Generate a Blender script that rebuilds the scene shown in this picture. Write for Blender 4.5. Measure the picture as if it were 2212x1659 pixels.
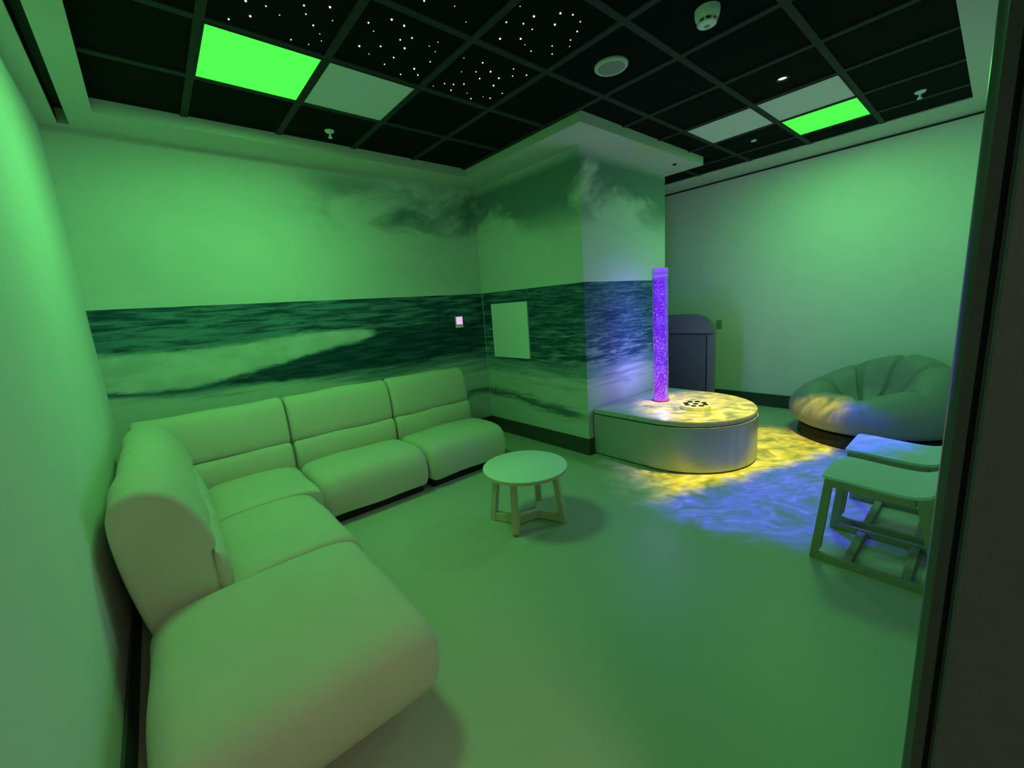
import bpy, bmesh, math, random
from mathutils import Vector, Matrix
random.seed(7)
for o in list(bpy.data.objects): bpy.data.objects.remove(o)
scene = bpy.context.scene
COL = scene.collection

# ------------------------------------------------------------------ camera
cam_d = bpy.data.cameras.new('camera'); cam = bpy.data.objects.new('camera', cam_d); COL.objects.link(cam)
YAW, PIT, ROL, FPX = 0.868672839, -0.184969383, -0.0707358394, 894.837
fw = Vector((math.cos(YAW)*math.cos(PIT), math.sin(YAW)*math.cos(PIT), math.sin(PIT)))
rt = Vector((math.sin(YAW), -math.cos(YAW), 0)); up = rt.cross(fw)
r2 = rt*math.cos(ROL)+up*math.sin(ROL); u2 = -rt*math.sin(ROL)+up*math.cos(ROL)
M = Matrix((r2, u2, -fw)).transposed().to_4x4(); M.translation = Vector((0, 0, 1.55))
cam.matrix_world = M
cam_d.sensor_width = 36; cam_d.lens = FPX/2212*36; cam_d.clip_start = 0.02
scene.camera = cam

# ------------------------------------------------------------------ world, exposure
w = bpy.data.worlds.new('world'); scene.world = w; w.use_nodes = True
w.node_tree.nodes['Background'].inputs[0].default_value = (0.02, 0.02, 0.022, 1)
w.node_tree.nodes['Background'].inputs[1].default_value = 0.3
vs = scene.view_settings
vs.view_transform = 'Standard'; vs.look = 'None'; vs.gamma = 1; vs.use_curve_mapping = False
vs.exposure = 0.0

GREEN = (0.17, 1.0, 0.22)
P_GREEN_A, P_GREEN_B = 26, 20          # watts of the two lit ceiling panels
P_PROJ = 640                           # effect projector
P_TUBE = 54                            # lamps in the bubble tube
P_CORR = 17                            # corridor lamp

# ------------------------------------------------------------------ node helpers
class N:
    """small expression helper over a node tree"""
    def __init__(s, tree): s.t = tree
    def new(s, k, **kw):
        n = s.t.nodes.new(k)
        for a, b in kw.items(): setattr(n, a, b)
        return n
    def put(s, sock, v):
        if isinstance(v, bpy.types.NodeSocket): s.t.links.new(v, sock)
        else: sock.default_value = v
    def m(s, op, a, b=0.0, c=0.0, clamp=False):
        n = s.new('ShaderNodeMath', operation=op, use_clamp=clamp)
        s.put(n.inputs[0], a); s.put(n.inputs[1], b)
        if op in ('MULTIPLY_ADD', 'SMOOTH_MIN', 'SMOOTH_MAX'): s.put(n.inputs[2], c)
        return n.outputs[0]
    def add(s, a, b): return s.m('ADD', a, b)
    def sub(s, a, b): return s.m('SUBTRACT', a, b)
    def mul(s, a, b): return s.m('MULTIPLY', a, b)
    def ss(s, x, lo, hi):
        """smoothstep of x from lo (0) to hi (1); lo may exceed hi"""
        n = s.new('ShaderNodeMapRange', interpolation_type='SMOOTHSTEP', clamp=True)
        s.put(n.inputs[0], x); s.put(n.inputs[1], lo); s.put(n.inputs[2], hi)
        return n.outputs[0]
    def xyz(s, x, y, z):
        n = s.new('ShaderNodeCombineXYZ'); s.put(n.inputs[0], x); s.put(n.inputs[1], y); s.put(n.inputs[2], z); return n.outputs[0]
    def sep(s, v):
        n = s.new('ShaderNodeSeparateXYZ'); s.put(n.inputs[0], v); return n.outputs
    def noise(s, vec, scale=1.0, detail=3.0, rough=0.55, dist=0.0):
        n = s.new('ShaderNodeTexNoise'); s.put(n.inputs['Vector'], vec)
        n.inputs['Scale'].default_value = scale; n.inputs['Detail'].default_value = detail
        n.inputs['Roughness'].default_value = rough; n.inputs['Distortion'].default_value = dist
        return n.outputs['Fac']
    def mix(s, f, a, b):
        n = s.new('ShaderNodeMix', data_type='RGBA')
        s.put(n.inputs[0], f); s.put(n.inputs[6], a); s.put(n.inputs[7], b); return n.outputs[2]
    def curve(s, x, pts):
        n = s.new('ShaderNodeFloatCurve'); c = n.mapping.curves[0]
        while len(c.points) > 2: c.points.remove(c.points[1])
        c.points[0].location = pts[0]; c.points[1].location = pts[-1]
        for p in pts[1:-1]: c.points.new(*p)
        n.mapping.update(); s.put(n.inputs['Value'], x); return n.outputs[0]

MATS = {}
def mat(name, col, rough=0.7, spec=0.3, metal=0.0, var=0.06, scale=8.0, bump=0.0, bscale=120.0, sheen=0.0, coat=0.0):
    if name in MATS: return MATS[name]
    m = bpy.data.materials.new(name); m.use_nodes = True; t = m.node_tree; e = N(t)
    b = t.nodes['Principled BSDF']
    tc = e.new('ShaderNodeTexCoord').outputs['Object']
    nz = e.noise(tc, scale, 4)
    f = e.m('MULTIPLY_ADD', nz, 2*var, 1-var)
    n = e.new('ShaderNodeMix', data_type='RGBA', blend_type='MULTIPLY'); n.inputs[0].default_value = 1
    n.inputs[6].default_value = (*col, 1); cb = e.xyz(f, f, f); e.put(n.inputs[7], cb)
    e.put(b.inputs['Base Color'], n.outputs[2])
    b.inputs['Roughness'].default_value = rough; b.inputs['Specular IOR Level'].default_value = spec
    b.inputs['Metallic'].default_value = metal; b.inputs['Sheen Weight'].default_value = sheen
    b.inputs['Coat Weight'].default_value = coat
    if bump:
        bn = e.new('ShaderNodeBump'); bn.inputs['Strength'].default_value = bump; bn.inputs['Distance'].default_value = 0.01
        e.put(bn.inputs['Height'], e.noise(tc, bscale, 3)); e.put(b.inputs['Normal'], bn.outputs[0])
    MATS[name] = m; return m
def emit(name, col, strength=1.0):
    m = bpy.data.materials.new(name); m.use_nodes = True; t = m.node_tree; t.nodes.clear()
    o = t.nodes.new('ShaderNodeOutputMaterial'); em = t.nodes.new('ShaderNodeEmission')
    em.inputs[0].default_value = (*col, 1); em.inputs[1].default_value = strength
    t.links.new(em.outputs[0], o.inputs[0]); MATS[name] = m; return m

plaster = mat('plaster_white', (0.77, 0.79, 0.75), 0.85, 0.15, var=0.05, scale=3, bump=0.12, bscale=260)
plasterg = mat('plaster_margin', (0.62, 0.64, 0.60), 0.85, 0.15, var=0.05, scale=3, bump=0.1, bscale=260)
fabric = mat('fabric_beige', (0.66, 0.625, 0.50), 0.92, 0.1, var=0.07, scale=5, bump=0.35, bscale=420, sheen=0.15)
plinthm = mat('sofa_plinth', (0.02, 0.02, 0.02), 0.8, 0.2)
skirt = mat('skirting_dark', (0.06, 0.068, 0.06), 0.5, 0.3)
blackt = mat('ceiling_tile_black', (0.007, 0.008, 0.009), 0.95, 0.08, var=0.1, scale=60)
barm = mat('grid_bar_grey', (0.034, 0.037, 0.037), 0.7, 0.2, var=0.1)
wood = mat('ply_birch', (0.62, 0.53, 0.36), 0.6, 0.3, var=0.12, scale=14)
lamin = mat('white_laminate', (0.92, 0.94, 0.92), 0.3, 0.6, var=0.01)
whitep = mat('white_plastic', (0.86, 0.88, 0.86), 0.4, 0.4, var=0.02)
greyp = mat('grey_plastic', (0.33, 0.35, 0.35), 0.5, 0.35, var=0.03)
darkp = mat('dark_plastic', (0.012, 0.012, 0.012), 0.5, 0.3)
doorm = mat('door_charcoal', (0.085, 0.09, 0.105), 0.55, 0.35, var=0.15, scale=30, bump=0.1, bscale=200)
jambm = mat('jamb_dark_metal', (0.085, 0.09, 0.10), 0.35, 0.5, metal=0.4, var=0.12, scale=25)
vinyl = mat('podium_vinyl', (0.47, 0.48, 0.47), 0.42, 0.4, var=0.05, scale=4)
steel = mat('podium_side', (0.46, 0.47, 0.46), 0.30, 0.5, metal=0.35, var=0.06, scale=3)
greyfab = mat('grey_upholstery', (0.17, 0.18, 0.175), 0.85, 0.15, var=0.08, bump=0.2, bscale=300)
greyfab2 = mat('grey_upholstery_panel', (0.11, 0.12, 0.12), 0.85, 0.15, var=0.08, bump=0.2, bscale=300)
bagm = mat('bag_vinyl', (0.25, 0.26, 0.255), 0.5, 0.35, var=0.05, scale=3)
stoolm = mat('stool_seat', (0.62, 0.70, 0.68), 0.5, 0.3, var=0.03)
stoolf = mat('stool_frame', (0.32, 0.31, 0.20), 0.6, 0.3, var=0.1, scale=14)
panelw = mat('opal_diffuser', (0.78, 0.80, 0.80), 0.6, 0.3, var=0.02)

# ------------------------------------------------------------------ object helpers
def link(name, me, m=None, parent=None, smooth=False):
    o = bpy.data.objects.new(name, me); COL.objects.link(o)
    if m is not None and not me.materials: me.materials.append(m)
    if parent is not None: o.parent = parent
    if smooth:
        for p in me.polygons: p.use_smooth = True
    return o
def tag(o, label=None, cat=None, group=None, kind=None):
    for k, v in (('label', label), ('category', cat), ('group', group), ('kind', kind)):
        if v: o[k] = v
    return o
def empty(name, loc, label, cat, group=None, kind=None, rz=0):
    o = bpy.data.objects.new(name, None); COL.objects.link(o); o.location = loc; o.rotation_euler[2] = rz
    o.empty_display_size = 0.1
    return tag(o, label, cat, group, kind)
def mesh(name, v, f):
    me = bpy.data.meshes.new(name); me.from_pydata([tuple(p) for p in v], [], f); me.update(); return me
def bm_mesh(bm, name):
    bmesh.ops.recalc_face_normals(bm, faces=bm.faces)
    me = bpy.data.meshes.new(name); bm.to_mesh(me); bm.free(); return me
def box_bm(boxes, bev=0.0, seg=2):
    bm = bmesh.new()
    for (x0, x1, y0, y1, z0, z1) in boxes:
        r = bmesh.ops.create_cube(bm, size=1.0, matrix=Matrix.Translation(((x0+x1)/2, (y0+y1)/2, (z0+z1)/2)) @ Matrix.Diagonal((x1-x0, y1-y0, z1-z0, 1)))
        if bev:
            es = list({e for v in r['verts'] for e in v.link_edges})
            bmesh.ops.bevel(bm, geom=es, offset=bev, segments=seg, profile=0.5, affect='EDGES')
    return bm
def box(name, b, m, parent=None, bev=0.0, seg=2, smooth=False):
    """b = bounds or list of bounds"""
    if not isinstance(b, list): b = [b]
    return link(name, bm_mesh(box_bm(b, bev, seg), name), m, parent, smooth)
def quad(name, pts, m, parent=None):
    return link(name, mesh(name, pts, [tuple(range(len(pts)))]), m, parent)
def lathe(name, prof, m, parent=None, seg=40, cap=True, smooth=True, loc=None):
    v = []; f = []
    for (r, z) in prof:
        for k in range(seg):
            a = 2*math.pi*k/seg; v.append((r*math.cos(a), r*math.sin(a), z))
    n = len(prof)
    for i in range(n-1):
        for k in range(seg):
            k2 = (k+1) % seg; f.append((i*seg+k, i*seg+k2, (i+1)*seg+k2, (i+1)*seg+k))
    if cap:
        f.append(tuple(reversed(range(seg)))); f.append(tuple((n-1)*seg+k for k in range(seg)))
    bm = bmesh.new(); me0 = mesh('tmp', v, f); bm.from_mesh(me0); bpy.data.meshes.remove(me0)
    o = link(name, bm_mesh(bm, name), m, parent)
    if smooth:
        for p in o.data.polygons: p.use_smooth = len(p.vertices) == 4
        o.data.set_sharp_from_angle(angle=math.radians(40))
    if loc: o.location = loc
    return o
def prism(name, outline, z0, z1, m, parent=None, bev=0.0):
    """outline in xy, extruded in z"""
    n = len(outline)
    v = [(x, y, z0) for x, y in outline]+[(x, y, z1) for x, y in outline]
    f = [tuple(reversed(range(n))), tuple(range(n, 2*n))]+[(i, (i+1) % n, n+(i+1) % n, n+i) for i in range(n)]
    bm = bmesh.new(); me0 = mesh('tmp', v, f); bm.from_mesh(me0); bpy.data.meshes.remove(me0)
    if bev:
        bm.normal_update()
        es = [e for e in bm.edges if e.calc_face_angle(0) > 0.6]
        bmesh.ops.bevel(bm, geom=es, offset=bev, segments=3, profile=0.5, affect='EDGES')
    o = link(name, bm_mesh(bm, name), m, parent, True)
    o.data.set_sharp_from_angle(angle=math.radians(35)); return o
def spline(pts, n=6, closed=True):
    out = []; L = len(pts)
    for i in range(L if closed else L-1):
        p0, p1, p2, p3 = [Vector(pts[(i+k) % L if closed else max(0, min(L-1, i+k))]) for k in (-1, 0, 1, 2)]
        for k in range(n):
            t = k/n
            out.append(0.5*((2*p1)+(p2-p0)*t+(2*p0-5*p1+4*p2-p3)*t*t+(3*p1-p0-3*p2+p3)*t**3))
    return out
def cushion(name, prof, width, m, parent, r=0.05, n=6, sag=0.0, mapf=None, wob=0.006, sub=10, r_end=None):
    """closed profile (d, z) swept along the width with rounded ends; mapf turns (d, t, z) into local xyz"""
    P = spline(prof, n); L = len(P)
    nor = []
    for i in range(L):
        a, b = P[i-1], P[(i+1) % L]; tn = (b-a).normalized(); nor.append(Vector((tn.y, -tn.x)))
    area = sum(P[i].x*P[(i+1) % L].y-P[(i+1) % L].x*P[i].y for i in range(L))
    if area < 0: nor = [-q for q in nor]
    zmax = max(p.y for p in P); zmin = min(p.y for p in P); xmin = min(p.x for p in P); xmax = max(p.x for p in P)
    cxy = ((xmin+xmax)/2, (zmin+zmax)/2); hx = (xmax-xmin)/2; hz = (zmax-zmin)/2
    def ends(rr):
        return [(rr*(1-math.cos(a)), rr*(1-math.sin(a))) for a in [math.pi/2*k/5 for k in range(6)]]
    e0 = ends(r); e1 = ends(r_end or r)
    st = [(s, o_) for s, o_ in e0]
    lo, hi = st[-1][0], width-e1[-1][0]
    for k in range(1, sub): st.append((lo+(hi-lo)*k/sub, 0))
    st += [(width-s, o_) for s, o_ in reversed(e1)]
    v = []; f = []
    rnd = random.Random(len(name)+int(width*1000))
    ph = [rnd.uniform(0, 6.28) for _ in range(4)]
    for (t, off) in st:
        u = t/width
        for i in range(L):
            p = Vector((cxy[0]+(P[i].x-cxy[0])*(1-off/hx), cxy[1]+(P[i].y-cxy[1])*(1-off/hz)))
            bul = sag*math.sin(math.pi*u)**0.7
            k = wob*(math.sin(5*u+ph[0]+3*p.x)+math.sin(11*u+ph[1]+7*p.y))*0.5
            q = p+nor[i]*(k*(1 if off < r*0.9 else 0))
            v.append(mapf(q.x, t, q.y+(bul*(p.y/zmax) if p.y > 0.2 else 0)))
    S = len(st)
    for a in range(S-1):
        for i in range(L):
            j = (i+1) % L; f.append((a*L+i, a*L+j, (a+1)*L+j, (a+1)*L+i))
    f.append(tuple(range(L))); f.append(tuple(reversed([(S-1)*L+i for i in range(L)])))
    bm = bmesh.new(); me0 = mesh('tmp', v, f); bm.from_mesh(me0); bpy.data.meshes.remove(me0)
    bmesh.ops.triangulate(bm, faces=[q for q in bm.faces if len(q.verts) > 4])
    return link(name, bm_mesh(bm, name), m, parent, True)

# ------------------------------------------------------------------ dimensions of the place
XL, XB, XC, XD = -0.32, 3.17, 4.66, 6.045        # left wall, column sides, right wall
YA, YC, YN = 4.20, 2.595, -0.02                  # back wall, column front, doorway wall
ZC, ZS = 3.0, 2.926                              # tile ceiling, dropped plaster margin
BX0, BX1, BY0, BY1 = -0.042, 5.55, 0.305, 3.83   # tiled field
SX0, SX1, SY = 2.80, 4.89, 2.27                  # column soffit
CY = -2.3                                        # far side of the corridor

# ------------------------------------------------------------------ mural print
def mural_mat():
    m = bpy.data.materials.new('sea_mural_print'); m.use_nodes = True; t = m.node_tree; e = N(t); b = t.nodes['Principled BSDF']
    x, y, z = e.sep(e.new('ShaderNodeTexCoord').outputs['Object'])[:3]
    s = e.add(x, e.sub(YA, y))                     # running length A -> B -> C
    tn = e.mul(e.add(s, 0.4), 1/6.9)               # normalised for curves
    T = lambda v: (v+0.4)/6.9
    sz = lambda a, c, o=0.0: e.xyz(e.mul(s, a), e.mul(z, c), o)
    big = e.sub(e.noise(sz(1.6, 3.0), 1.0, 4), 0.5)
    fine = e.sub(e.noise(sz(9.0, 30.0, 3.0), 1.0, 4, 0.6), 0.5)
    zz = e.add(z, e.add(e.mul(big, 0.10), e.mul(fine, 0.05)))      # ragged height
    C = lambda pts: e.mul(e.curve(tn, [(T(a), c/2) for a, c in pts]), 2.0)
    zu = C([(-0.4, 1.41), (0.3, 1.385), (1.04, 1.44), (1.7, 1.43), (6.5, 1.43)])
    zl = C([(-0.4, 1.13), (0.13, 1.085), (0.45, 1.115), (0.73, 1.17), (1.22, 1.26), (1.6, 1.30), (1.76, 1.36), (1.95, 1.42), (3.0, 1.41), (6.5, 1.41)])
    zd = C([(-0.4, 1.10), (0.1, 1.06), (0.45, 1.055), (0.9, 1.04), (1.5, 1.02), (2.2, 1.04), (2.9, 1.06), (3.4, 1.0), (4.6, 0.95), (6.5, 1.0)])
    pale = (0.66, 0.69, 0.66, 1); dark = (0.014, 0.06, 0.10, 1); mid = (0.12, 0.25, 0.30, 1); wash = (0.42, 0.50, 0.47, 1)
    # open sea with ripples, finer and paler to the right
    rip = e.noise(sz(2.6, 26.0, 1.0), 1.0, 5, 0.62, 0.6)
    rip2 = e.noise(sz(7.0, 48.0, 5.0), 1.0, 3, 0.6, 0.5)
    right = e.ss(s, 2.6, 4.4)
    rr = e.add(e.mul(rip, e.sub(1.0, e.mul(right, 0.4))), e.mul(rip2, e.mul(right, 0.4)))
    lite = e.mul(e.mul(e.ss(s, 2.2, 0.2), e.ss(z, 1.73, 1.5)), 0.10)
    sea = e.mix(e.ss(e.add(rr, lite), 0.40, 0.66), dark, mid)
    sea = e.mix(e.mul(e.ss(e.add(e.mul(e.sub(1.73, z), 0.30), e.mul(rr, 0.9)), 0.62, 0.88), e.mul(e.ss(z, 1.6, 1.2), 0.8)), sea, wash)
    # breaking foam on the back wall
    fm = e.mul(e.mul(e.ss(zz, e.add(zu, 0.02), e.sub(zu, 0.03)), e.ss(zz, e.sub(zl, 0.02), e.add(zl, 0.035))), e.ss(e.add(s, e.mul(big, 0.5)), 1.78, 1.62))
    foamc = e.mix(e.ss(e.noise(sz(3.5, 6.0, 9.0), 1.0, 4), 0.35, 0.7), (0.48, 0.56, 0.52, 1), pale)
    col = e.mix(fm, sea, foamc)
    # dark face of the wave
    dm = e.mul(e.mul(e.ss(zz, e.add(zl, 0.02), e.sub(zl, 0.03)), e.ss(zz, e.sub(zd, 0.05), e.add(zd, 0.01))), e.ss(s, 3.3, 2.9))
    facec = e.mix(e.ss(rip, 0.4, 0.75), (0.008, 0.045, 0.075, 1), (0.045, 0.13, 0.17, 1))
    col = e.mix(dm, col, facec)
    # shallow wash below
    rng = e.mul(e.ss(s, 0.7, 2.3), 1.0)
    wm = e.ss(zz, e.add(zd, 0.02), e.sub(zd, e.add(0.03, e.mul(rng, 0.10))))
    streak = e.noise(sz(1.4, 17.0, 2.0), 1.0, 4, 0.6, 0.4)
    lowc = e.mix(e.ss(e.add(e.sub(zd, z), e.mul(e.sub(streak, 0.5), e.add(0.35, e.mul(rng, 0.35)))), e.sub(-0.06, e.mul(rng, -0.06)), e.add(0.08, e.mul(rng, 0.26))), mid, (0.56, 0.61, 0.57, 1))
    col = e.mix(wm, col, lowc)
    # second dark swirl by the floor, in the corner and on the column flank
    sw = e.m('ABSOLUTE', e.sub(e.add(z, e.mul(big, 0.35)), C([(-0.4, 0.35), (2.4, 0.38), (3.0, 0.52), (3.6, 0.50), (4.2, 0.42), (4.8, 0.36), (6.5, 0.3)])))
    swm = e.mul(e.mul(e.ss(sw, 0.10, 0.0), e.ss(s, 2.3, 2.9)), e.mul(e.ss(s, 5.0, 4.5), e.ss(streak, 0.36, 0.52)))
    col = e.mix(e.mul(swm, 0.85), col, (0.025, 0.09, 0.12, 1))
    # sky
    cn = e.noise(sz(1.05, 1.7, 7.0), 1.0, 5, 0.58, 0.5)
    cl = e.mul(e.ss(e.add(cn, e.add(e.mul(e.sub(z, 2.5), 0.28), e.mul(e.ss(s, 2.6, 4.4), 0.17))), 0.50, 0.66), e.mul(e.ss(z, 2.12, 2.55), e.ss(s, 0.9, 2.0)))
    cl = e.mul(cl, e.ss(z, 2.96, 2.80))
    sky = e.mix(e.mul(cl, 0.9), e.mix(e.ss(cn, 0.3, 0.7), (0.68, 0.71, 0.68, 1), (0.60, 0.64, 0.62, 1)), (0.12, 0.22, 0.22, 1))
    col = e.mix(e.ss(z, 1.727, 1.731), col, sky)
    e.put(b.inputs['Base Color'], col); b.inputs['Roughness'].default_value = 0.75; b.inputs['Specular IOR Level'].default_value = 0.2
    return m
mural = mural_mat()

def floor_mat():
    m = bpy.data.materials.new('floor_vinyl_sheet'); m.use_nodes = True; t = m.node_tree; e = N(t); b = t.nodes['Principled BSDF']
    tc = e.new('ShaderNodeTexCoord').outputs['Object']
    n1 = e.noise(tc, 1.3, 3); n2 = e.noise(tc, 220.0, 2)
    c = e.mix(e.add(e.mul(n1, 0.5), e.mul(n2, 0.5)), (0.43, 0.445, 0.345, 1), (0.56, 0.565, 0.45, 1))
    e.put(b.inputs['Base Color'], c); b.inputs['Roughness'].default_value = 0.42; b.inputs['Specular IOR Level'].default_value = 0.35
    return m

# ------------------------------------------------------------------ room shell
def struct(o, label): return tag(o, label, None, None, 'structure')
floor = box('floor', (XL-0.1, XD+0.1, -0.16, YA+0.1, -0.1, 0.0), floor_mat()); struct(floor, 'smooth vinyl floor of the sensory room')
wA = box('wall_back', (XL-0.1, XB, YA, YA+0.1, 0, 3.12), mural); struct(wA, 'back wall papered with a printed sea and sky mural')
wc = box('wall_column', (XB, XC, YC, YA+0.1, 0, 3.12), mural); struct(wc, 'square column papered with the same sea mural')
wr = box('wall_recess', (XC, XD+0.1, YA, YA+0.1, 0, 3.12), plaster); struct(wr, 'plain back wall of the recess beside the column')
wD = box('wall_right', (XD, XD+0.1, -0.12, YA, 0, 3.12), plaster); struct(wD, 'plain pale wall behind the bean bag')
wL = box('wall_left', (XL-0.1, XL, -0.12, YA, 0, 3.12), plaster); struct(wL, 'plain pale wall beside the sectional sofa')
wF = box('wall_front', [(0.86, XD, YN-0.10, YN, 0, 3.12), (XL, 0.86, YN-0.10, YN, 2.25, 3.12)], plaster); struct(wF, 'plain wall around the doorway behind the stools')
# skirting
for nm, b_, lb in (('baseboard_back', (XL, XB-0.012, YA-0.012, YA-0.0005, 0, 0.17), 'dark skirting along the mural wall'),
                   ('baseboard_right', (XD-0.012, XD-0.0005, YN, YA, 0, 0.17), 'dark skirting along the wall behind the bean bag'),
                   ('baseboard_left', (XL+0.0005, XL+0.012, YN, YA-0.012, 0, 0.17), 'dark skirting along the wall beside the sofa')):
    struct(box(nm, b_, skirt, None, 0.003, 1), lb)
bbc = box('baseboard_column', [(XB-0.012, XB-0.0005, YC-0.012, YA-0.012, 0, 0.17), (XB-0.0005, XC, YC-0.012, YC-0.0005, 0, 0.17)], skirt); struct(bbc, 'dark skirting around the foot of the column')
# gap line between the right wall and the ceiling margin
tr = box('trim_1', (XD-0.006, XD-0.0005, YN, YA, 2.975, 2.992), darkp); struct(tr, 'thin dark shadow gap at the top of the right wall')
# corner bead left bright where the two papers meet
tr2 = box('trim_2', (XB-0.006, XB-0.0005, YA-0.006, YA-0.0005, 0.18, 1.75), mat('bead', (0.5, 0.56, 0.54), 0.6)); struct(tr2, 'thin pale bead in the corner of the mural')

# ceiling: plaster margin with dropped part along back, left and column; tiles and bars are its children
cb = [(XL-0.1, XD+0.1, -0.12, YA+0.1, 3.12, 3.2),                      # slab
      (BX1, XD, YN, YA, ZC, 3.12), (0.0+BX0, BX1, YN, BY0, ZC, 3.12)]   # flush margins right and front
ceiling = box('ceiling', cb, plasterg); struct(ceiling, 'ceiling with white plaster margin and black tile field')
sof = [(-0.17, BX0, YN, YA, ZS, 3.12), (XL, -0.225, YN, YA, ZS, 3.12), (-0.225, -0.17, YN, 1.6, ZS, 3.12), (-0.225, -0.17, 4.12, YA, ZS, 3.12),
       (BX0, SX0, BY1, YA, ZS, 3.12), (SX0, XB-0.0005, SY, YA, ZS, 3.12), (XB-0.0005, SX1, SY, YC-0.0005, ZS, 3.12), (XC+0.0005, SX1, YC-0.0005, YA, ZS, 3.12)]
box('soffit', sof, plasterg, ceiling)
box('air_slot', [(-0.225, -0.17, 1.6, 4.12, 3.02, 3.03), (-0.2245, -0.2225, 1.6, 4.12, ZS+0.003, 3.02), (-0.1725, -0.1705, 1.6, 4.12, ZS+0.003, 3.02)], darkp, ceiling)['label'] = 'long black linear air slot'
gx = [BX0, 0.43, 1.02, 1.61, 2.19, 2.78, 3.385, 3.965, 4.56, 5.155, BX1]
gy = [BY0, 0.877, 1.452, 2.03, 2.625, 3.225, BY1]
HB = 0.021
LIGHTS = {(1, 4), (2, 4), (7, 2), (7, 1), (8, 1)}
star_m = [emit('star_white', (1.0, 0.95, 0.92), 5.0), emit('star_soft', (0.85, 0.85, 0.95), 1.6)]
def ico(r, sub=1):
    bm = bmesh.new(); bmesh.ops.create_icosphere(bm, subdivisions=sub, radius=r); return bm_mesh(bm, 'star_light')
star_me = []
for r, mm in ((0.0050, 0), (0.0038, 0), (0.0030, 0), (0.0026, 1)):
    me = ico(r); me.materials.append(star_m[mm]); star_me.append(me)
STARS = [(1.93,1.585),(2.005,1.598),(1.867,1.614),(2.053,1.66),(1.907,1.691),(1.661,1.696),(1.769,1.709),(2.08,1.732),(2.121,1.775),(1.762,1.782),(1.833,1.788),(1.412,1.804),(1.679,1.824),(2.031,1.829),(1.394,1.879),(1.834,1.883),(2.089,1.884),(1.891,1.909),(1.255,1.931),(1.962,1.933),(1.505,1.942),(1.738,1.947),(1.997,2.13),(1.185,2.136),(2.115,2.137),(1.257,2.143),(1.47,2.163),(1.795,2.183),(2.046,2.195),(1.673,2.206),(1.336,2.209),(0.91,2.219),(1.448,2.22),(1.1,2.223),(1.894,2.232),(1.502,2.246),(1.291,2.258),(1.986,2.262),(1.147,2.27),(0.809,2.276),(1.818,2.284),(0.95,2.307),(1.344,2.312),(0.832,2.331),(1.742,2.334),(1.884,2.334),(1.527,2.347),(2.014,2.353),(1.228,2.369),(0.669,2.378),(0.589,2.391),(0.883,2.394),(2.13,2.402),(0.733,2.407),(1.332,2.425),(1.132,2.43),(0.929,2.443),(1.837,2.445),(1.483,2.462),(1.203,2.47),(1.781,2.484),(0.623,2.491),(0.953,2.497),(2.099,2.499),(1.727,2.508),(2.045,2.509),(1.534,2.511),(1.316,2.516),(1.921,2.53),(1.807,2.555),(1.442,2.562),(0.907,2.563),(0.545,2.57),(0.822,2.572),(1.68,2.573),(1.987,2.577)]
BIG = {(1.867,1.614),(1.769,1.709),(1.907,1.691),(1.834,1.883),(1.738,1.947),(2.014,2.353),(1.894,2.232),(1.986,2.262),(1.257,2.143),(1.344,2.312),(0.589,2.391),(0.623,2.491),(1.185,2.136),(1.483,2.462),(1.132,2.43),(0.91,2.219)}
for i in range(len(gx)-1):
    for j in range(len(gy)-1):
        x0, x1, y0, y1 = gx[i], gx[i+1], gy[j], gy[j+1]
        if (i, j) in LIGHTS: continue
        if x0 >= SX0-0.03 and x1 <= SX1+0.3 and y0 >= SY-0.03 and x0 < SX1-0.35: continue
        a0 = x0+(HB if i else 0); a1 = x1-(HB if i < len(gx)-2 else 0); b0 = y0+(HB if j else 0); b1 = y1-(HB if j < len(gy)-2 else 0)
        if y1 > SY and x0 < SX1 and x1 > SX0:                    # cut round the soffit
            if x0 < SX0 < x1 and y0 > SY: a1 = SX0
            elif y0 < SY: b1 = SY if (x0 > SX0-0.03 and x1 < SX1+0.3) else b1
            if x0 < SX1 < x1 and y0 > SY: a0 = SX1
        tl = box('ceiling_tile', (a0, a1, b0, b1, ZC+0.010, ZC+0.03), blackt, ceiling)
        for k, (sx, sy) in enumerate(STARS):
            if a0 < sx < a1 and b0 < sy < b1:
                so = link('star_light', star_me[0 if (sx, sy) in BIG else 1+k % 3], None, tl); so.location = (sx, sy, ZC+0.009)
for x in gx[1:-1]:
    y1 = BY1 if (x < SX0 or x > SX1) else SY
    box('grid_bar', (x-HB, x+HB, BY0, y1, ZC, ZC+0.02), barm, ceiling)
for y in gy[1:-1]:
    for i in range(len(gx)-1):
        a0 = gx[i]+(HB if i else 0); a1 = gx[i+1]-(HB if i < len(gx)-2 else 0)
        if y > SY:
            if gx[i] >= SX0-0.03 and gx[i+1] <= SX1: continue
            if gx[i] < SX0 < gx[i+1]: a1 = SX0
            if gx[i] < SX1 < gx[i+1]: a0 = SX1
        box('grid_bar', (a0, a1, y-HB, y+HB, ZC, ZC+0.02), barm, ceiling)

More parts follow.
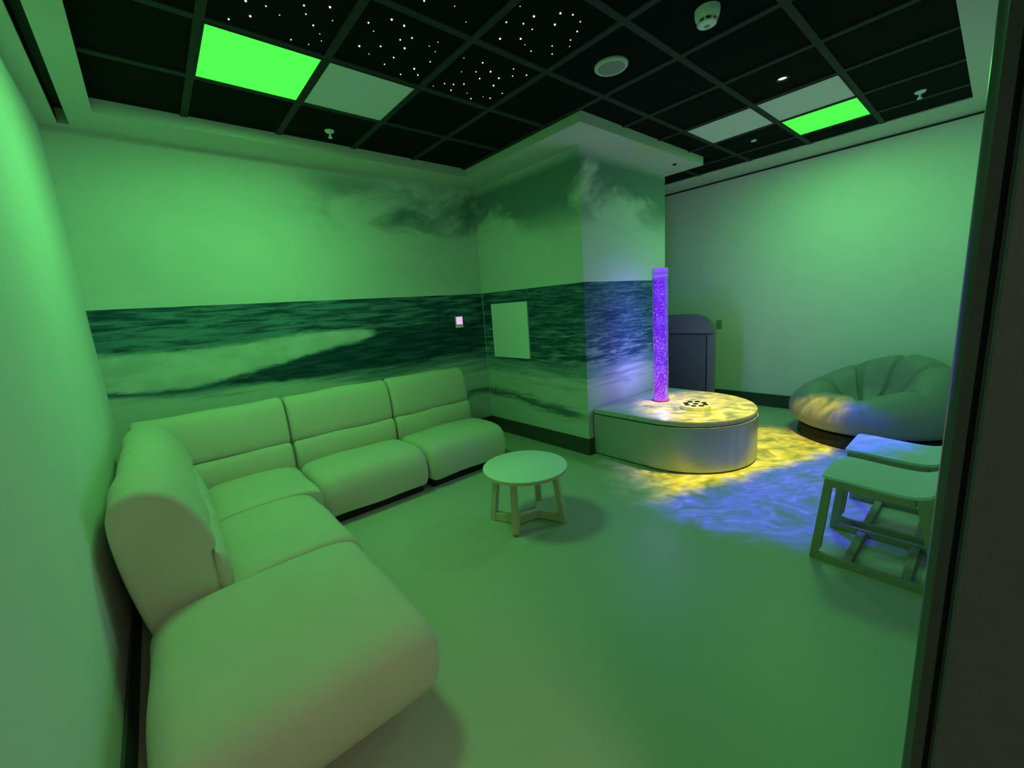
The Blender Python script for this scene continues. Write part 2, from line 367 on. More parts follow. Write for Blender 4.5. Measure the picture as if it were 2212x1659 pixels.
# ------------------------------------------------------------------ corridor behind the doorway
corr = mat('corridor_paint', (0.6, 0.56, 0.48), 0.8, 0.2)
struct(box('wall_corridor', [(-1.9, 2.6, CY-0.1, CY, 0, 2.6), (-2.0, -1.9, CY, -0.16, 0, 2.6), (2.6, 2.7, CY, -0.16, 0, 2.6), (-1.9, XL-0.1, -0.22, -0.16, 0, 2.6), (0.86, 2.6, -0.22, -0.16, 0, 2.6), (XL-0.1, 0.86, -0.22, -0.16, 2.25, 2.6)], corr), 'painted corridor walls outside the doorway')
struct(box('floor_corridor', (-1.9, 2.6, CY, -0.16, -0.1, -0.001), floor_mat()), 'corridor floor outside the doorway')
struct(box('ceiling_corridor', (-2.0, 2.7, CY-0.1, -0.16, 2.6, 2.7), corr), 'corridor ceiling outside the doorway')
cl = empty('corridor_lamp', (0.3, -1.3, 2.57), 'square white ceiling lamp in the corridor outside the doorway', 'ceiling light')
box('lamp_frame', (-0.31, 0.31, -0.31, 0.31, 0.0, 0.03), whitep, cl, 0.005)
box('diffuser', (-0.28, 0.28, -0.28, 0.28, -0.006, 0.0), emit('corridor_glow', (1.0, 0.82, 0.55), 1.5), cl)
def area(name, loc, size, col, watts, parent, sy=None):
    L = bpy.data.lights.new(name, 'AREA'); L.shape = 'RECTANGLE'; L.size = size; L.size_y = sy or size; L.color = col; L.energy = watts
    o = bpy.data.objects.new(name, L); COL.objects.link(o); o.parent = parent; o.location = loc; return o
area('lamp_glow', (0, 0, -0.012), 0.54, (1.0, 0.86, 0.66), P_CORR, cl)

# ------------------------------------------------------------------ door frame at the right
df = tag(empty('door_1', (0.80, 0.009, 0), 'dark charcoal door frame of the doorway', None), None, None, None, 'structure')
prof = [(-0.012, -0.004), (-0.022, 0.002), (-0.022, 0.014), (-0.012, 0.022), (0.0, 0.024), (0.05, 0.024), (0.05, -0.018), (-0.012, -0.018)]
prism('jamb', prof, 0, 2.25, jambm, df)
prism('jamb_seal', [(-0.010, -0.010), (-0.010, -0.0045), (0.02, -0.0045), (0.02, -0.010)], 0, 2.25, darkp, df)
box('door_leaf', (-0.045, 0.0, -0.50, -0.0075, 0.005, 2.24), doorm, df, 0.003, 2)
box('jamb_head', (-1.12, 0.05, -0.10, 0.024, 2.2505, 2.30), jambm, df)

# ------------------------------------------------------------------ ceiling light panels
gl_m = emit('panel_green_glow', (0.085, 1.25, 0.085), 1.0)
def panel(i, j, lit, label, watts=0):
    x0, x1, y0, y1 = gx[i], gx[i+1], gy[j], gy[j+1]; cx, cy = (x0+x1)/2, (y0+y1)/2; hx, hy = (x1-x0)/2-HB*0.75, (y1-y0)/2-HB*0.75
    o = empty('ceiling_light', (cx, cy, ZC), label, 'ceiling light', 'square panels set in the black tile ceiling')
    t = 0.008
    box('frame', [(-hx, hx, -hy, -hy+t, -0.003, 0.02), (-hx, hx, hy-t, hy, -0.003, 0.02), (-hx, -hx+t, -hy+t, hy-t, -0.003, 0.02), (hx-t, hx, -hy+t, hy-t, -0.003, 0.02)], barm, o)
    box('diffuser', (-hx+t, hx-t, -hy+t, hy-t, 0.001, 0.012), gl_m if lit else panelw, o)
    if lit: area('panel_light', (0, 0, -0.006), 0.52, GREEN, watts, o)
    return o
panel(1, 4, True, 'bright green glowing ceiling panel above the sofa', P_GREEN_A)
panel(2, 4, False, 'unlit white ceiling panel beside the star tiles and the green panel')
panel(7, 2, False, 'unlit white ceiling panel next to the column soffit')
panel(7, 1, False, 'unlit white ceiling panel adjoining the green panel near the spotlight')
panel(8, 1, True, 'bright green glowing ceiling panel near the right wall', P_GREEN_B)

# ------------------------------------------------------------------ small ceiling devices
def sprinkler(x, y, label):
    o = empty('sprinkler', (x, y, ZC), label, 'sprinkler', 'sprinklers in the black ceiling')
    lathe('escutcheon', [(0.036, 0.012), (0.036, 0.004), (0.028, -0.004), (0.012, -0.008)], whitep, o, 24)
    lathe('stem', [(0.009, -0.005), (0.008, -0.03), (0.012, -0.034), (0.012, -0.04)], whitep, o, 12)
    lathe('deflector', [(0.016, -0.0405), (0.016, -0.044)], whitep, o, 16)
sprinkler(1.335, 3.585, 'white sprinkler head in the black ceiling above the sofa')
sprinkler(4.968, 0.571, 'white sprinkler head in the black ceiling above the bean bag')
o = empty('ceiling_sensor', (4.865, 1.756, ZC), 'tiny round white sensor in the black tile beyond the white panel', 'sensor')
lathe('rim', [(0.026, 0.012), (0.026, 0.002), (0.018, -0.004)], whitep, o, 20); lathe('lens', [(0.012, -0.004), (0.008, -0.008)], greyp, o, 14)
o = empty('smoke_detector', (2.497, 1.149, ZC), 'white dome smoke detector with dark vents on the ceiling', 'smoke detector')
lathe('base', [(0.062, 0.012), (0.062, -0.012), (0.058, -0.03), (0.053, -0.04)], whitep, o, 36)
lathe('chamber', [(0.040, -0.04), (0.038, -0.055)], darkp, o, 30)
lathe('cap', [(0.047, -0.0555), (0.045, -0.062), (0.030, -0.068), (0.0, -0.070)], whitep, o, 30, cap=False)
for k in range(8):
    a = k*math.pi/4+0.2
    b_ = box('cage_rib', (0.040, 0.050, -0.005, 0.005, -0.057, -0.038), whitep, o); b_.rotation_euler[2] = a
lathe('indicator', [(0.014, -0.0705), (0.010, -0.073)], greyp, o, 16)
o = empty('ceiling_speaker', (2.499, 1.758, ZC), 'round grey flush ceiling speaker near the star tiles', 'speaker')
lathe('rim', [(0.105, 0.012), (0.105, 0.0), (0.098, -0.007), (0.086, -0.007), (0.083, 0.001)], mat('spk_rim', (0.62, 0.64, 0.64), 0.5), o, 48, cap=False)
lathe('grille', [(0.083, 0.003), (0.083, -0.002), (0.06, -0.004), (0.0, -0.005)], mat('spk_grille', (0.36, 0.37, 0.38), 0.7, bump=0.5, bscale=400), o, 48, cap=False)
o = tag(empty('soffit_sensor', (4.55, 2.42, ZS), 'small black dot sensor under the column soffit', 'sensor'))
lathe('dome', [(0.022, -0.0005), (0.020, -0.008), (0.010, -0.014)], darkp, o, 20)

# ------------------------------------------------------------------ effect projector (recessed spotlight) with turning colour wheel and rippled glass
PJ = (3.684, 1.155, ZC)
pj = empty('effect_projector', PJ, 'small recessed spotlight throwing yellow and blue ripples', 'spotlight')
lathe('rim', [(0.045, 0.012), (0.045, -0.002), (0.040, -0.006), (0.030, -0.004), (0.028, 0.006)], barm, pj, 30, cap=False)
lathe('lens', [(0.028, 0.004), (0.02, 0.001), (0.0, 0.0)], emit('projector_lens', (1.0, 0.85, 0.6), 2.0), pj, 24, cap=False)
L = bpy.data.lights.new('projector_beam', 'SPOT'); L.energy = P_PROJ; L.spot_size = math.radians(112); L.spot_blend = 0.1; L.shadow_soft_size = 0.012
L.use_nodes = True; t = L.node_tree; e = N(t); em = t.nodes['Emission']
inc = e.sep(e.new('ShaderNodeNewGeometry').outputs['Incoming'])
fx = e.sub(PJ[0], e.mul(e.m('DIVIDE', inc[0], inc[2]), ZC)); fy = e.sub(PJ[1], e.mul(e.m('DIVIDE', inc[1], inc[2]), ZC))
wv = e.noise(e.xyz(fx, fy, 0.3), 2.6, 3, 0.5)
wx = e.add(fx, e.mul(e.sub(wv, 0.5), 0.55)); wy = e.add(fy, e.mul(e.sub(e.noise(e.xyz(fx, fy, 4.0), 2.2, 3, 0.5), 0.5), 0.55))
def ripples(sc, st, seed, ang):
    ca, sa = math.cos(ang), math.sin(ang)
    q = e.xyz(e.add(e.mul(wx, ca*st), e.mul(wy, sa*st)), e.add(e.mul(wx, -sa), e.mul(wy, ca)), seed)
    n_ = e.noise(q, sc, 2.0, 0.45, 0.7)
    return e.m('POWER', e.sub(1.0, e.m('ABSOLUTE', e.mul(e.sub(n_, 0.5), 3.2)), ), 3.0, clamp=True)
c1 = ripples(6.5, 0.36, 0.7, -0.75); c2 = ripples(13.0, 0.40, 3.1, -0.35)
ca_ = e.add(e.mul(c1, 0.62), e.mul(c2, 0.42))
soft = e.noise(e.xyz(wx, wy, 8.0), 6.0, 3, 0.6)
inten = e.add(e.mul(ca_, 0.95), e.mul(e.ss(soft, 0.3, 0.72), 0.65))
dd = e.m('SQRT', e.add(e.m('POWER', e.sub(fx, 3.86), 2.0), e.m('POWER', e.sub(fy, 1.33), 2.0)))
rag = e.mul(e.sub(e.noise(e.xyz(fx, fy, 2.0), 5.0, 3), 0.5), 0.35)
disc = e.ss(e.add(dd, rag), 1.42, 1.08)
side = e.add(e.sub(fy, e.sub(1.60, e.mul(e.sub(fx, 2.65), 0.355))), e.mul(rag, 0.9))     # >0 yellow half
ye = e.ss(side, -0.10, 0.10)
yel = e.mix(e.ss(ca_, 0.55, 1.25), (1.0, 0.70, 0.015, 1), (1.0, 0.84, 0.22, 1))
blu = e.mix(e.ss(ca_, 0.6, 1.3), (0.06, 0.0, 1.0, 1), (0.20, 0.10, 1.0, 1))
far = e.ss(e.sub(fy, e.mul(e.sub(fx, 3.4), 1.3)), 2.0, 2.7)            # lilac fringe towards the column
yel = e.mix(far, yel, (0.50, 0.46, 0.62, 1))
colr = e.mix(ye, blu, yel)
e.put(em.inputs['Color'], colr)
e.put(em.inputs['Strength'], e.mul(e.mul(disc, inten), e.add(0.9, e.mul(ye, e.sub(0.1, e.mul(far, 0.78))))))
lo = bpy.data.objects.new('projector_beam', L); COL.objects.link(lo); lo.parent = pj; lo.location = (0, 0, -0.012)

# ------------------------------------------------------------------ sectional sofa
SEAT = [(0.055, 0.075), (0.012, 0.12), (0.0, 0.20), (0.008, 0.29), (0.05, 0.365), (0.14, 0.398), (0.30, 0.405), (0.48, 0.395), (0.58, 0.375), (0.61, 0.33), (0.61, 0.2), (0.60, 0.09), (0.55, 0.072), (0.3, 0.07)]
BACK = [(0.640, 0.10), (0.640, 0.40), (0.645, 0.56), (0.626, 0.590), (0.618, 0.64), (0.630, 0.75), (0.665, 0.865), (0.705, 0.915), (0.765, 0.937), (0.83, 0.918), (0.872, 0.85), (0.885, 0.70), (0.86, 0.42), (0.81, 0.12), (0.72, 0.09)]
BACKL = [(0.640, 0.10), (0.640, 0.40), (0.648, 0.56), (0.630, 0.590), (0.630, 0.64), (0.658, 0.75), (0.708, 0.85), (0.76, 0.905), (0.83, 0.932), (0.90, 0.918), (0.945, 0.86), (0.955, 0.75), (0.93, 0.5), (0.88, 0.2), (0.80, 0.09)]
LUMB = [(0.635, 0.20), (0.612, 0.26), (0.590, 0.37), (0.580, 0.455), (0.596, 0.535), (0.628, 0.572), (0.648, 0.570), (0.655, 0.50), (0.655, 0.30)]
G = 'modules of the beige sectional sofa'
def mapA(d, t_, z): return (t_, d, z)
def mapL(d, t_, z): return (-d, t_, z)
def backrest(o, prof, width, f):
    bk = cushion('backrest', prof, width, fabric, o, 0.035, mapf=f, wob=0.008)
    cushion('lumbar_pad', LUMB, width-0.008, fabric, bk, 0.03, mapf=lambda d, t_, z: f(d, t_+0.004, z), wob=0.006)
def armless(loc, width, mp, label, rz=0):
    o = empty('sofa_module', loc, label, 'sofa', G)
    g = 0.006
    f = lambda d, t_, z: mp(d, t_+g, z)
    cushion('seat_cushion', SEAT, width-2*g, fabric, o, 0.03 if mp is mapL else 0.07, sag=0.018, mapf=f, r_end=0.015 if mp is mapL else None)
    backrest(o, BACKL if mp is mapL else BACK, width-2*g, f)
    c = [mp(0.09, 0.05, 0), mp(0.80, width-0.05, 0)]
    xs = sorted((c[0][0], c[1][0])); ys = sorted((c[0][1], c[1][1]))
    box('plinth', (xs[0], xs[1], ys[0], ys[1], 0, 0.085), plinthm, o)
    return o
armless((0.725, 3.09, 0), 0.905, mapA, 'beige sofa module against the mural wall, next to the corner module')
armless((1.630, 3.09, 0), 0.885, mapA, 'beige sofa module at the end of the row, closest to the column')
armless((0.685, 2.17, 0), 0.83, mapL, 'beige sofa module backing on the plain wall, between corner and chaise')
# corner module
o = empty('sofa_module', (0, 0, 0), 'beige corner module of the sectional sofa with backrests on two sides', 'sofa', G)
cs = [(0.0, 0.10), (0.0, 0.33), (0.03, 0.375), (0.14, 0.400), (0.34, 0.408), (0.54, 0.398), (0.62, 0.37), (0.64, 0.32), (0.64, 0.10), (0.55, 0.075), (0.1, 0.075)]
cushion('seat_cushion', cs, 0.70, fabric, o, 0.015, sag=0.012, r_end=0.05, mapf=lambda d, t_, z: (0.715-d, 3.006+t_, z))
backrest(o, BACK, 0.945, lambda d, t_, z: (-0.225+t_, 3.09+d, z))
backrest(o, BACKL, 0.70, lambda d, t_, z: (0.685-d, 3.006+t_, z))
box('plinth', (-0.10, 0.66, 3.05, 3.85, 0, 0.085), plinthm, o)
# chaise end
o = empty('sofa_chaise', (0, 0, 0), 'backless beige chaise end of the sectional sofa, by the doorway', 'sofa', G)
ch = [(0.07, 0.10), (0.02, 0.14), (0.0, 0.21), (0.006, 0.30), (0.045, 0.372), (0.13, 0.402), (0.30, 0.412), (0.58, 0.410), (0.76, 0.400), (0.835, 0.372), (0.878, 0.30), (0.885, 0.21), (0.865, 0.14), (0.81, 0.10), (0.45, 0.095)]
cushion('seat_cushion', ch, 0.92, fabric, o, 0.13, sag=0.02, mapf=lambda d, t_, z: (0.655-d, 1.245+t_, z), r_end=0.05)
box('plinth', (-0.10, 0.42, 1.56, 2.08, 0, 0.105), plinthm, o)

# ------------------------------------------------------------------ round table with double-Y plywood base
tb = empty('side_table', (1.85, 2.11, 0), 'round white-topped low table with pale wooden crossed legs', 'table')
lathe('tabletop', [(0.300, 0.405), (0.300, 0.424)], wood, tb, 72)
lathe('top_laminate', [(0.300, 0.4242), (0.300, 0.430), (0.297, 0.4315)], lamin, tb, 72)
K = Vector((-0.085, 0.022)); 
feet = [(Vector((-0.165, 0.225)), K), (Vector((-0.215, -0.105)), K), (Vector((0.165, -0.225)), -K), (Vector((0.215, 0.105)), -K)]
def board(name, A, B, outline, thick, m, parent, bev=0.004):
    """vertical board from plan point A to B; outline in (u along AB in metres, z)"""
    d = (B-A).normalized(); nn = Vector((-d.y, d.x))
    v = []; n = len(outline)
    for sgn in (-1, 1):
        for (u_, z_) in outline:
            p = A+d*u_+nn*(sgn*thick/2); v.append((p.x, p.y, z_))
    f = [tuple(range(n)), tuple(reversed(range(n, 2*n)))]+[(i, (i+1) % n, n+(i+1) % n, n+i) for i in range(n)]
    bm = bmesh.new(); me0 = mesh('tmp', v, f); bm.from_mesh(me0); bpy.data.meshes.remove(me0)
    bmesh.ops.recalc_face_normals(bm, faces=bm.faces)
    if bev: bmesh.ops.bevel(bm, geom=list(bm.edges), offset=bev, segments=2, profile=0.5, affect='EDGES')
    return link(name, bm_mesh(bm, name), m, parent)
for ft, kk in feet:
    ln = (ft-kk).length; q = 0.045; tp = 0.055
    # outline from the joint outwards along the floor, up the outside of the leg and down its inside
    board('leg', kk, ft, [(ln-q-0.004, 0.004), (ln-0.016, 0.0), (ln, 0.022), (ln-tp, 0.4045), (ln-tp-q, 0.4045), (ln-q-0.004, 0.072)], 0.046, wood, tb)
    board('foot_rail', kk, ft, [(0.004, 0.004), (ln-q-0.004, 0.004), (ln-q-0.004, 0.066), (0.004, 0.066)], 0.040, wood, tb)
    board('top_rail', kk, ft, [(0.0, 0.365), (ln-tp-q, 0.365), (ln-tp-q, 0.4045), (0.0, 0.4045)], 0.036, wood, tb)
board('centre_rail', K, -K, [(-0.02, 0.004), (2*K.length+0.02, 0.004), (2*K.length+0.02, 0.067), (-0.02, 0.067)], 0.042, wood, tb)

# ------------------------------------------------------------------ podium with bubble tube
PCX, PCY, PR = 3.885, 1.965, 0.635
def dshape(r_, back, n=48):
    out = []
    for k in range(n+1):
        a = -math.pi*k/n; out.append((PCX+r_*math.cos(a), PCY+r_*math.sin(a)))
    out.append((PCX-r_, back)); out.append((PCX+r_, back))
    return out
pd = empty('podium', (0, 0, 0), 'low rounded pale podium built against the column under the bubble tube', 'podium')
prism('plinth', dshape(0.60, YC-0.02), 0, 0.02, darkp, pd)
prism('side_panel', dshape(0.645, YC-0.014), 0.016, 0.418, steel, pd)
prism('shadow_gap', dshape(0.615, YC-0.014), 0.418, 0.426, darkp, pd)
fr = dshape(0.637, 2.195); prism('padded_lid', fr, 0.426, 0.474, vinyl, pd, 0.008)
prism('padded_lid', [(PCX+0.637, 2.198), (PCX+0.637, YC-0.013), (PCX-0.637, YC-0.013), (PCX-0.637, 2.198)], 0.426, 0.474, vinyl, pd, 0.008)

TX, TY = 3.905, 2.225
bt = empty('bubble_tube', (TX, TY, 0.474), 'glowing violet bubble tube standing on the podium', 'lamp')
def water_mat():
    m = bpy.data.materials.new('lit_water'); m.use_nodes = True; t = m.node_tree; t.nodes.clear(); e = N(t)
    out = e.new('ShaderNodeOutputMaterial'); em = e.new('ShaderNodeEmission')
    tc = e.new('ShaderNodeTexCoord').outputs['Object']; z = e.sep(tc)[2]
    n = e.noise(tc, 150.0, 2, 0.6, 1.5)
    lo = e.mix(e.ss(n, 0.40, 0.62), (0.085, 0.0, 0.80, 1), (0.30, 0.03, 1.25, 1))
    hot = e.mix(e.ss(n, 0.40, 0.62), (0.26, 0.0, 0.80, 1), (0.55, 0.02, 1.1, 1))
    e.put(em.inputs[0], e.mix(e.ss(z, 0.42, 0.0), lo, hot)); em.inputs[1].default_value = 1.0
    tr = e.new('ShaderNodeBsdfTransparent'); mx = e.new('ShaderNodeMixShader'); mx.inputs[0].default_value = 0.65
    t.links.new(tr.outputs[0], mx.inputs[1]); t.links.new(em.outputs[0], mx.inputs[2]); t.links.new(mx.outputs[0], out.inputs[0]); return m
def acrylic():
    m = bpy.data.materials.new('clear_acrylic'); m.use_nodes = True; t = m.node_tree; t.nodes.clear(); e = N(t)
    out = e.new('ShaderNodeOutputMaterial'); tr = e.new('ShaderNodeBsdfTransparent'); gl = e.new('ShaderNodeBsdfGlossy'); mx = e.new('ShaderNodeMixShader')
    tr.inputs[0].default_value = (0.97, 0.96, 1.0, 1); gl.inputs['Roughness'].default_value = 0.08
    lw = e.new('ShaderNodeLayerWeight'); lw.inputs[0].default_value = 0.35
    e.put(mx.inputs[0], e.mul(lw.outputs['Fresnel'], 0.5)); t.links.new(tr.outputs[0], mx.inputs[1]); t.links.new(gl.outputs[0], mx.inputs[2]); t.links.new(mx.outputs[0], out.inputs[0])
    return m
lathe('water_column', [(0.070, 0.004), (0.070, 1.255)], water_mat(), bt, 40)
lathe('acrylic_tube', [(0.079, 0.0), (0.079, 1.345), (0.0745, 1.345), (0.0745, 0.002)], acrylic(), bt, 40, cap=False)
lathe('base_collar', [(0.088, 0.0), (0.088, 0.012), (0.080, 0.018)], mat('violet_collar', (0.25, 0.05, 0.5), 0.4), bt, 40)
capm = emit('lit_cap', (0.28, 0.11, 1.1), 1.0)
lathe('top_cap', [(0.073, 1.262), (0.073, 1.343)], capm, bt, 40)
lathe('cap_ring', [(0.0742, 1.285), (0.0742, 1.289)], mat('violet_ring', (0.06, 0.02, 0.2), 0.4), bt, 40, cap=False)
lathe('cap_ring', [(0.0742, 1.300), (0.0742, 1.303)], MATS['violet_ring'], bt, 40, cap=False)
rnd = random.Random(3)
def bubbles(name, zr, n, mm, rr):
    v = []; f = []
    bm0 = bmesh.new(); bmesh.ops.create_icosphere(bm0, subdivisions=1, radius=1.0); bv = [q.co.copy() for q in bm0.verts]; bf = [[q.index for q in p.verts] for p in bm0.faces]; bm0.free()
    for k in range(n):
        z_ = zr[0]+(zr[1]-zr[0])*rnd.random()**1.25; a = rnd.uniform(0, 2*math.pi); R_ = 0.0708; r_ = rnd.uniform(*rr)
        M_ = Matrix.Translation((R_*math.cos(a), R_*math.sin(a), z_)) @ Matrix.Rotation(a, 4, 'Z') @ Matrix.Rotation(rnd.uniform(0, 3.14), 4, 'X') @ Matrix.Diagonal((0.6*r_, r_, rnd.uniform(0.8, 2.0)*r_, 1))
        o0 = len(v); v += [M_ @ q for q in bv]; f += [[i+o0 for i in p] for p in bf]
    ob = link(name, mesh(name, v, f), mm, bt, True); ob['kind'] = 'stuff'
    return ob
bubbles('bubbles', (0.02, 1.24), 760, emit('bubble_violet', (0.80, 0.42, 1.5), 1.0), (0.0020, 0.0038))
bubbles('bubbles', (0.01, 0.75), 420, emit('bubble_pink', (1.2, 0.40, 1.1), 1.0), (0.002, 0.0040))
for zz_, ww_ in ((0.30, 0.36), (0.56, 0.28), (0.82, 0.21), (1.10, 0.15)):
    L = bpy.data.lights.new('tube_lamp', 'POINT'); L.color = (0.30, 0.20, 1.0); L.energy = P_TUBE*ww_; L.shadow_soft_size = 0.05
    lo = bpy.data.objects.new('tube_lamp', L); COL.objects.link(lo); lo.parent = bt; lo.location = (0, 0, zz_)

cp = empty('control_pod', (3.79, 1.80, 0.474), 'round white button pad on the podium with dark buttons', 'controller')
lathe('body', [(0.128, 0.0), (0.132, 0.004), (0.132, 0.036), (0.126, 0.042)], whitep, cp, 48)
for k in range(8):
    a = k*math.pi/4+0.25; lathe('button', [(0.026, 0.0422), (0.026, 0.046), (0.022, 0.048)], darkp, cp, 20, loc=(0.088*math.cos(a), 0.088*math.sin(a), 0))
lathe('button', [(0.026, 0.0422), (0.026, 0.046), (0.022, 0.048)], darkp, cp, 20)

# ------------------------------------------------------------------ wall items
nb = empty('notice_board', (XB-0.001, 3.70, 1.275), 'square white panel on the column flank, on the mural', 'panel')
box('board', (-0.014, 0.0, -0.315, 0.315, -0.318, 0.318), whitep, nb, 0.002)
box('edge_trim', [(-0.018, -0.014, -0.315, 0.315, 0.310, 0.318), (-0.018, -0.014, -0.315, 0.315, -0.318, -0.310), (-0.018, -0.014, -0.315, -0.308, -0.310, 0.310), (-0.018, -0.014, 0.308, 0.315, -0.310, 0.310)], lamin, nb)
th = empty('wall_controller', (2.79, YA-0.001, 1.41), 'small white wall controller with lit pink screen on the mural', 'controller')
box('housing', (-0.052, 0.052, -0.018, 0.0, -0.068, 0.068), whitep, th, 0.006, 2)
sm = bpy.data.materials.new('pink_screen'); sm.use_nodes = True; t = sm.node_tree; t.nodes.clear(); e = N(t)
ou = e.new('ShaderNodeOutputMaterial'); em = e.new('ShaderNodeEmission'); tc = e.new('ShaderNodeTexCoord').outputs['Object']
e.put(em.inputs[0], e.mix(e.ss(e.noise(tc, 70.0, 2), 0.5, 0.62), (1.0, 0.62, 0.95, 1), (0.85, 0.22, 0.72, 1))); t.links.new(em.outputs[0], ou.inputs[0])
box('screen', (-0.042, 0.042, -0.0195, -0.018, -0.026, 0.060), sm, th)
sw = empty('switch_plate', (XD-0.001, 2.545, 1.10), 'small grey switch plate on the right wall beside the high-backed seat', 'switch')
box('plate', (-0.010, 0.0, -0.036, 0.036, -0.058, 0.058), greyp, sw, 0.004); box('rocker', (-0.013, -0.010, -0.016, 0.016, -0.026, 0.026), greyp, sw, 0.001)

# ------------------------------------------------------------------ upholstered high-back seat in the recess
hb = empty('high_back_seat', (0, 0, 0), 'grey upholstered high-backed seat with rounded top, behind the podium', 'chair')
HX = 5.15
def arch(y0, y1, z0, z1, r_, n=10):
    out = [(y0, z0)]
    for k in range(n+1):
        a = math.pi-math.pi/2*k/n; out.append((y0+r_+r_*math.cos(a), z1-r_+r_*math.sin(a)))
    for k in range(n+1):
        a = math.pi/2-math.pi/2*k/n; out.append((y1-r_+r_*math.cos(a), z1-r_+r_*math.sin(a)))
    out.append((y1, z0)); return out
def slab(name, outl, x0, x1, m, parent, bev=0.012):
    n = len(outl); v = [(x0, y_, z_) for y_, z_ in outl]+[(x1, y_, z_) for y_, z_ in outl]
    f = [tuple(range(n)), tuple(reversed(range(n, 2*n)))]+[(i, (i+1) % n, n+(i+1) % n, n+i) for i in range(n)]
    bm = bmesh.new(); me0 = mesh('tmp', v, f); bm.from_mesh(me0); bpy.data.meshes.remove(me0); bmesh.ops.recalc_face_normals(bm, faces=bm.faces)
    bm.normal_update()
    if bev: bmesh.ops.bevel(bm, geom=[e_ for e_ in bm.edges if e_.calc_face_angle(0) > 0.6], offset=bev, segments=3, profile=0.5, affect='EDGES')
    o_ = link(name, bm_mesh(bm, name), m, parent, True); o_.data.set_sharp_from_angle(angle=math.radians(45)); return o_
slab('back_shell', arch(2.272, 3.05, 0.06, 1.290, 0.25), HX+0.03, HX+0.16, greyfab, hb)
slab('head_panel', arch(2.225, 3.04, 1.052, 1.297, 0.24), HX, HX+0.03, greyfab, hb, 0.008)
slab('back_panel', [(2.325, 0.10), (2.325, 1.040), (2.94, 1.040), (2.94, 0.10)], HX+0.002, HX+0.03, greyfab2, hb, 0.008)
slab('side_border', [(2.220, 0.06), (2.220, 1.040), (2.312, 1.040), (2.312, 0.06)], HX-0.004, HX+0.03, greyfab, hb, 0.008)
slab('side_border', [(2.953, 0.06), (2.953, 1.040), (3.045, 1.040), (3.045, 0.06)], HX-0.004, HX+0.03, greyfab, hb, 0.008)
box('seat_cushion', (HX+0.165, HX+0.48, 2.47, 2.86, 0.20, 0.40), greyfab2, hb, 0.03, 3)
box('base', (HX+0.04, HX+0.46, 2.40, 2.88, 0.0, 0.195), greyfab, hb, 0.01)

# ------------------------------------------------------------------ round lounge bag
BXc, BYc = 5.355, 0.735
bg = empty('bean_bag', (BXc, BYc, 0), 'large round grey vinyl bean bag with pleated hollow on a black base', 'bean bag')
lathe('base', [(0.60, 0.0), (0.615, 0.01), (0.60, 0.12), (0.50, 0.15)], darkp, bg, 64)
def bag():
    v = []; f = []; NT = 128
    prof = [(0.50, 0.13, 0), (0.60, 0.145, 0), (0.665, 0.20, 0.1), (0.69, 0.28, 0.25), (0.675, 0.36, 0.5), (0.62, 0.43, 0.75), (0.54, 0.475, 0.95), (0.44, 0.49, 1.0), (0.35, 0.465, 0.9), (0.28, 0.415, 0.62), (0.22, 0.37, 0.3), (0.15, 0.34, 0.12), (0.08, 0.33, 0.05), (0.03, 0.328, 0.02)]
    pp = spline([Vector(p) for p in prof], 3, closed=False)+[Vector(prof[-1])]
    th0 = math.atan2(-0.55, 0.75)                                # back of the seat
    for p in pp:
        for k in range(NT):
            a = 2*math.pi*k/NT
            h = 0.5+0.5*math.cos(a-th0); H = 0.31*h**1.6
            r_ = p.x; z_ = p.y+H*p.z
            inner = max(0.0, min(1.0, (0.56-p.x)/0.14))*max(0.0, min(1.0, (p.x-0.05)/0.10)) if p.z else 0
            pl = 0
            for c in (1.25, 0.42, -0.42, 2.3, -1.3, -2.3, 3.1):
                dlt = (a-c+math.pi) % (2*math.pi)-math.pi; pl += math.exp(-(dlt/(0.06+0.03*max(0, p.x-0.2)))**2)
            z_ -= 0.06*pl*inner; r_ += 0.03*pl*inner
            r_ *= 1-0.06*h*p.z
            r_ += 0.008*math.sin(3*a+1)
            ex = 0.985*r_; ey = 1.02*r_
            sh = max(0.0, 1-p.x/0.62)
            v.append((ex*math.cos(a)-0.13*sh, ey*math.sin(a)+0.05*sh, z_))
    n = len(pp)
    for i in range(n-1):
        for k in range(NT):
            k2 = (k+1) % NT; f.append((i*NT+k, i*NT+k2, (i+1)*NT+k2, (i+1)*NT+k))
    f.append(tuple((n-1)*NT+k for k in range(NT)))
    bm = bmesh.new(); me0 = mesh('tmp', v, f); bm.from_mesh(me0); bpy.data.meshes.remove(me0)
    return link('cover', bm_mesh(bm, 'cover'), bagm, bg, True)
bag()

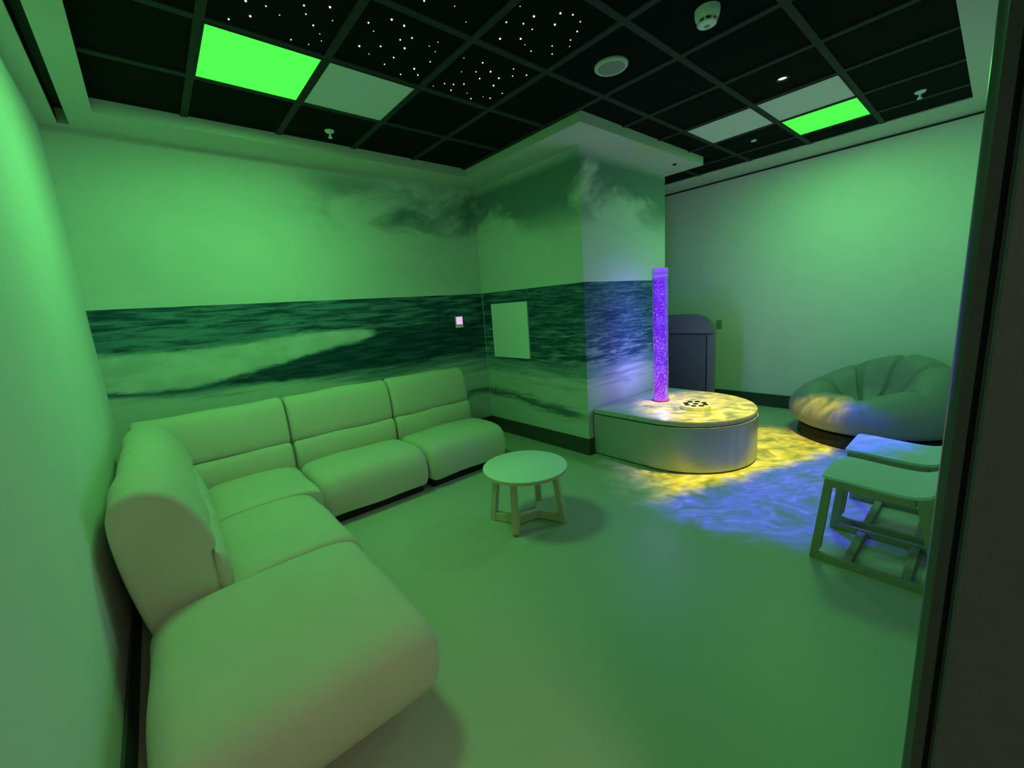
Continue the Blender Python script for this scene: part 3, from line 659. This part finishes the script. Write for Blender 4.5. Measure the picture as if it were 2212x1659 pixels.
# ------------------------------------------------------------------ stools
def stool(x0, label):
    o = empty('stool', (x0, 0, 0), label, 'stool', 'stools by the doorway wall')
    W = 0.405
    # curved seat: rows along y, each row W wide with the front corners rounded off
    yz = [(0.54, 0.500), (0.47, 0.499), (0.40, 0.494), (0.30, 0.487), (0.22, 0.485), (0.165, 0.492), (0.12, 0.515), (0.088, 0.552), (0.070, 0.595)]
    P = [Vector((0.562, 0.497)), Vector((0.561, 0.4995)), Vector((0.556, 0.500)), Vector((0.549, 0.500))]+spline([Vector(p) for p in yz], 4, closed=False)+[Vector(yz[-1])]
    INS = [0.024, 0.020, 0.010, 0.004]
    v = []; f = []; nx = 8; th_ = 0.016; n = len(P); off = n*nx
    for side in (0, 1):
        for i, p in enumerate(P):
            a = P[max(3, i-1)]; b_ = P[max(4, min(n-1, i+1))]; tn = (b_-a).normalized(); nn = Vector((tn.y, -tn.x))
            if nn.y > 0: nn = -nn
            ins = INS[i] if i < 4 else 0.0
            for ix in range(nx):
                q = p+nn*(th_*side); v.append((ins+(W-2*ins)*ix/(nx-1), q.x, q.y))
    for i in range(n-1):
        for ix in range(nx-1):
            a = i*nx+ix; f.append((a, a+1, a+nx+1, a+nx)); f.append((off+a, off+a+nx, off+a+nx+1, off+a+1))
        for ix in (0, nx-1): a = i*nx+ix; f.append((a, a+nx, off+a+nx, off+a))
    for ix in range(nx-1):
        a = ix; f.append((a, a+1, off+a+1, off+a)); a = (n-1)*nx+ix; f.append((a, a+1, off+a+1, off+a))
    bm = bmesh.new(); me0 = mesh('tmp', v, f); bm.from_mesh(me0); bpy.data.meshes.remove(me0)
    s_ = link('seat', bm_mesh(bm, 'seat'), stoolm, o, True); s_.data.set_sharp_from_angle(angle=math.radians(50))
    for xa, sgn in ((0.008, -1), (W-0.008, 1)):
        # side frame leaning slightly outwards
        def pt(y_, z_, dx): return (xa+sgn*0.026*(1-z_/0.5)+dx, y_, z_)
        def bar(name, poly):
            n_ = len(poly); v_ = [pt(y_, z_, -0.013) for y_, z_ in poly]+[pt(y_, z_, 0.013) for y_, z_ in poly]
            f_ = [tuple(range(n_)), tuple(reversed(range(n_, 2*n_)))]+[(i, (i+1) % n_, n_+(i+1) % n_, n_+i) for i in range(n_)]
            bm_ = bmesh.new(); m_ = mesh('tmp', v_, f_); bm_.from_mesh(m_); bpy.data.meshes.remove(m_); bmesh.ops.recalc_face_normals(bm_, faces=bm_.faces)
            bmesh.ops.bevel(bm_, geom=list(bm_.edges), offset=0.004, segments=2, profile=0.5, affect='EDGES')
            link(name, bm_mesh(bm_, name), stoolf, o)
        bar('leg', [(0.545, 0.4825), (0.505, 0.4825), (0.535, 0.075), (0.55, 0.045), (0.585, 0.0), (0.585, 0.02)])
        bar('leg', [(0.175, 0.470), (0.125, 0.492), (0.085, 0.53), (0.060, 0.57), (0.045, 0.05), (0.06, 0.0), (0.075, 0.045)])
        bar('seat_rail', [(0.515, 0.4825), (0.40, 0.477), (0.30, 0.470), (0.22, 0.468), (0.175, 0.470), (0.17, 0.43), (0.30, 0.434), (0.50, 0.444), (0.515, 0.448)])
        bar('floor_rail', [(0.580, 0.0), (0.548, 0.042), (0.5, 0.04), (0.1, 0.04), (0.072, 0.045), (0.058, 0.0)])
    box('cross_rail', (0.006, W-0.006, 0.40, 0.44, 0.006, 0.034), stoolf, o, 0.004); box('cross_rail', (0.006, W-0.006, 0.16, 0.20, 0.006, 0.034), stoolf, o, 0.004)
    box('seat_batten', (0.006, W-0.006, 0.44, 0.48, 0.448, 0.478), stoolf, o, 0.003); box('seat_batten', (0.006, W-0.006, 0.20, 0.24, 0.440, 0.466), stoolf, o, 0.003)
    return o
stool(2.695, 'low curved-seat stool standing closest to the doorway')
stool(3.235, 'low curved-seat stool standing between the other stool and the bean bag')
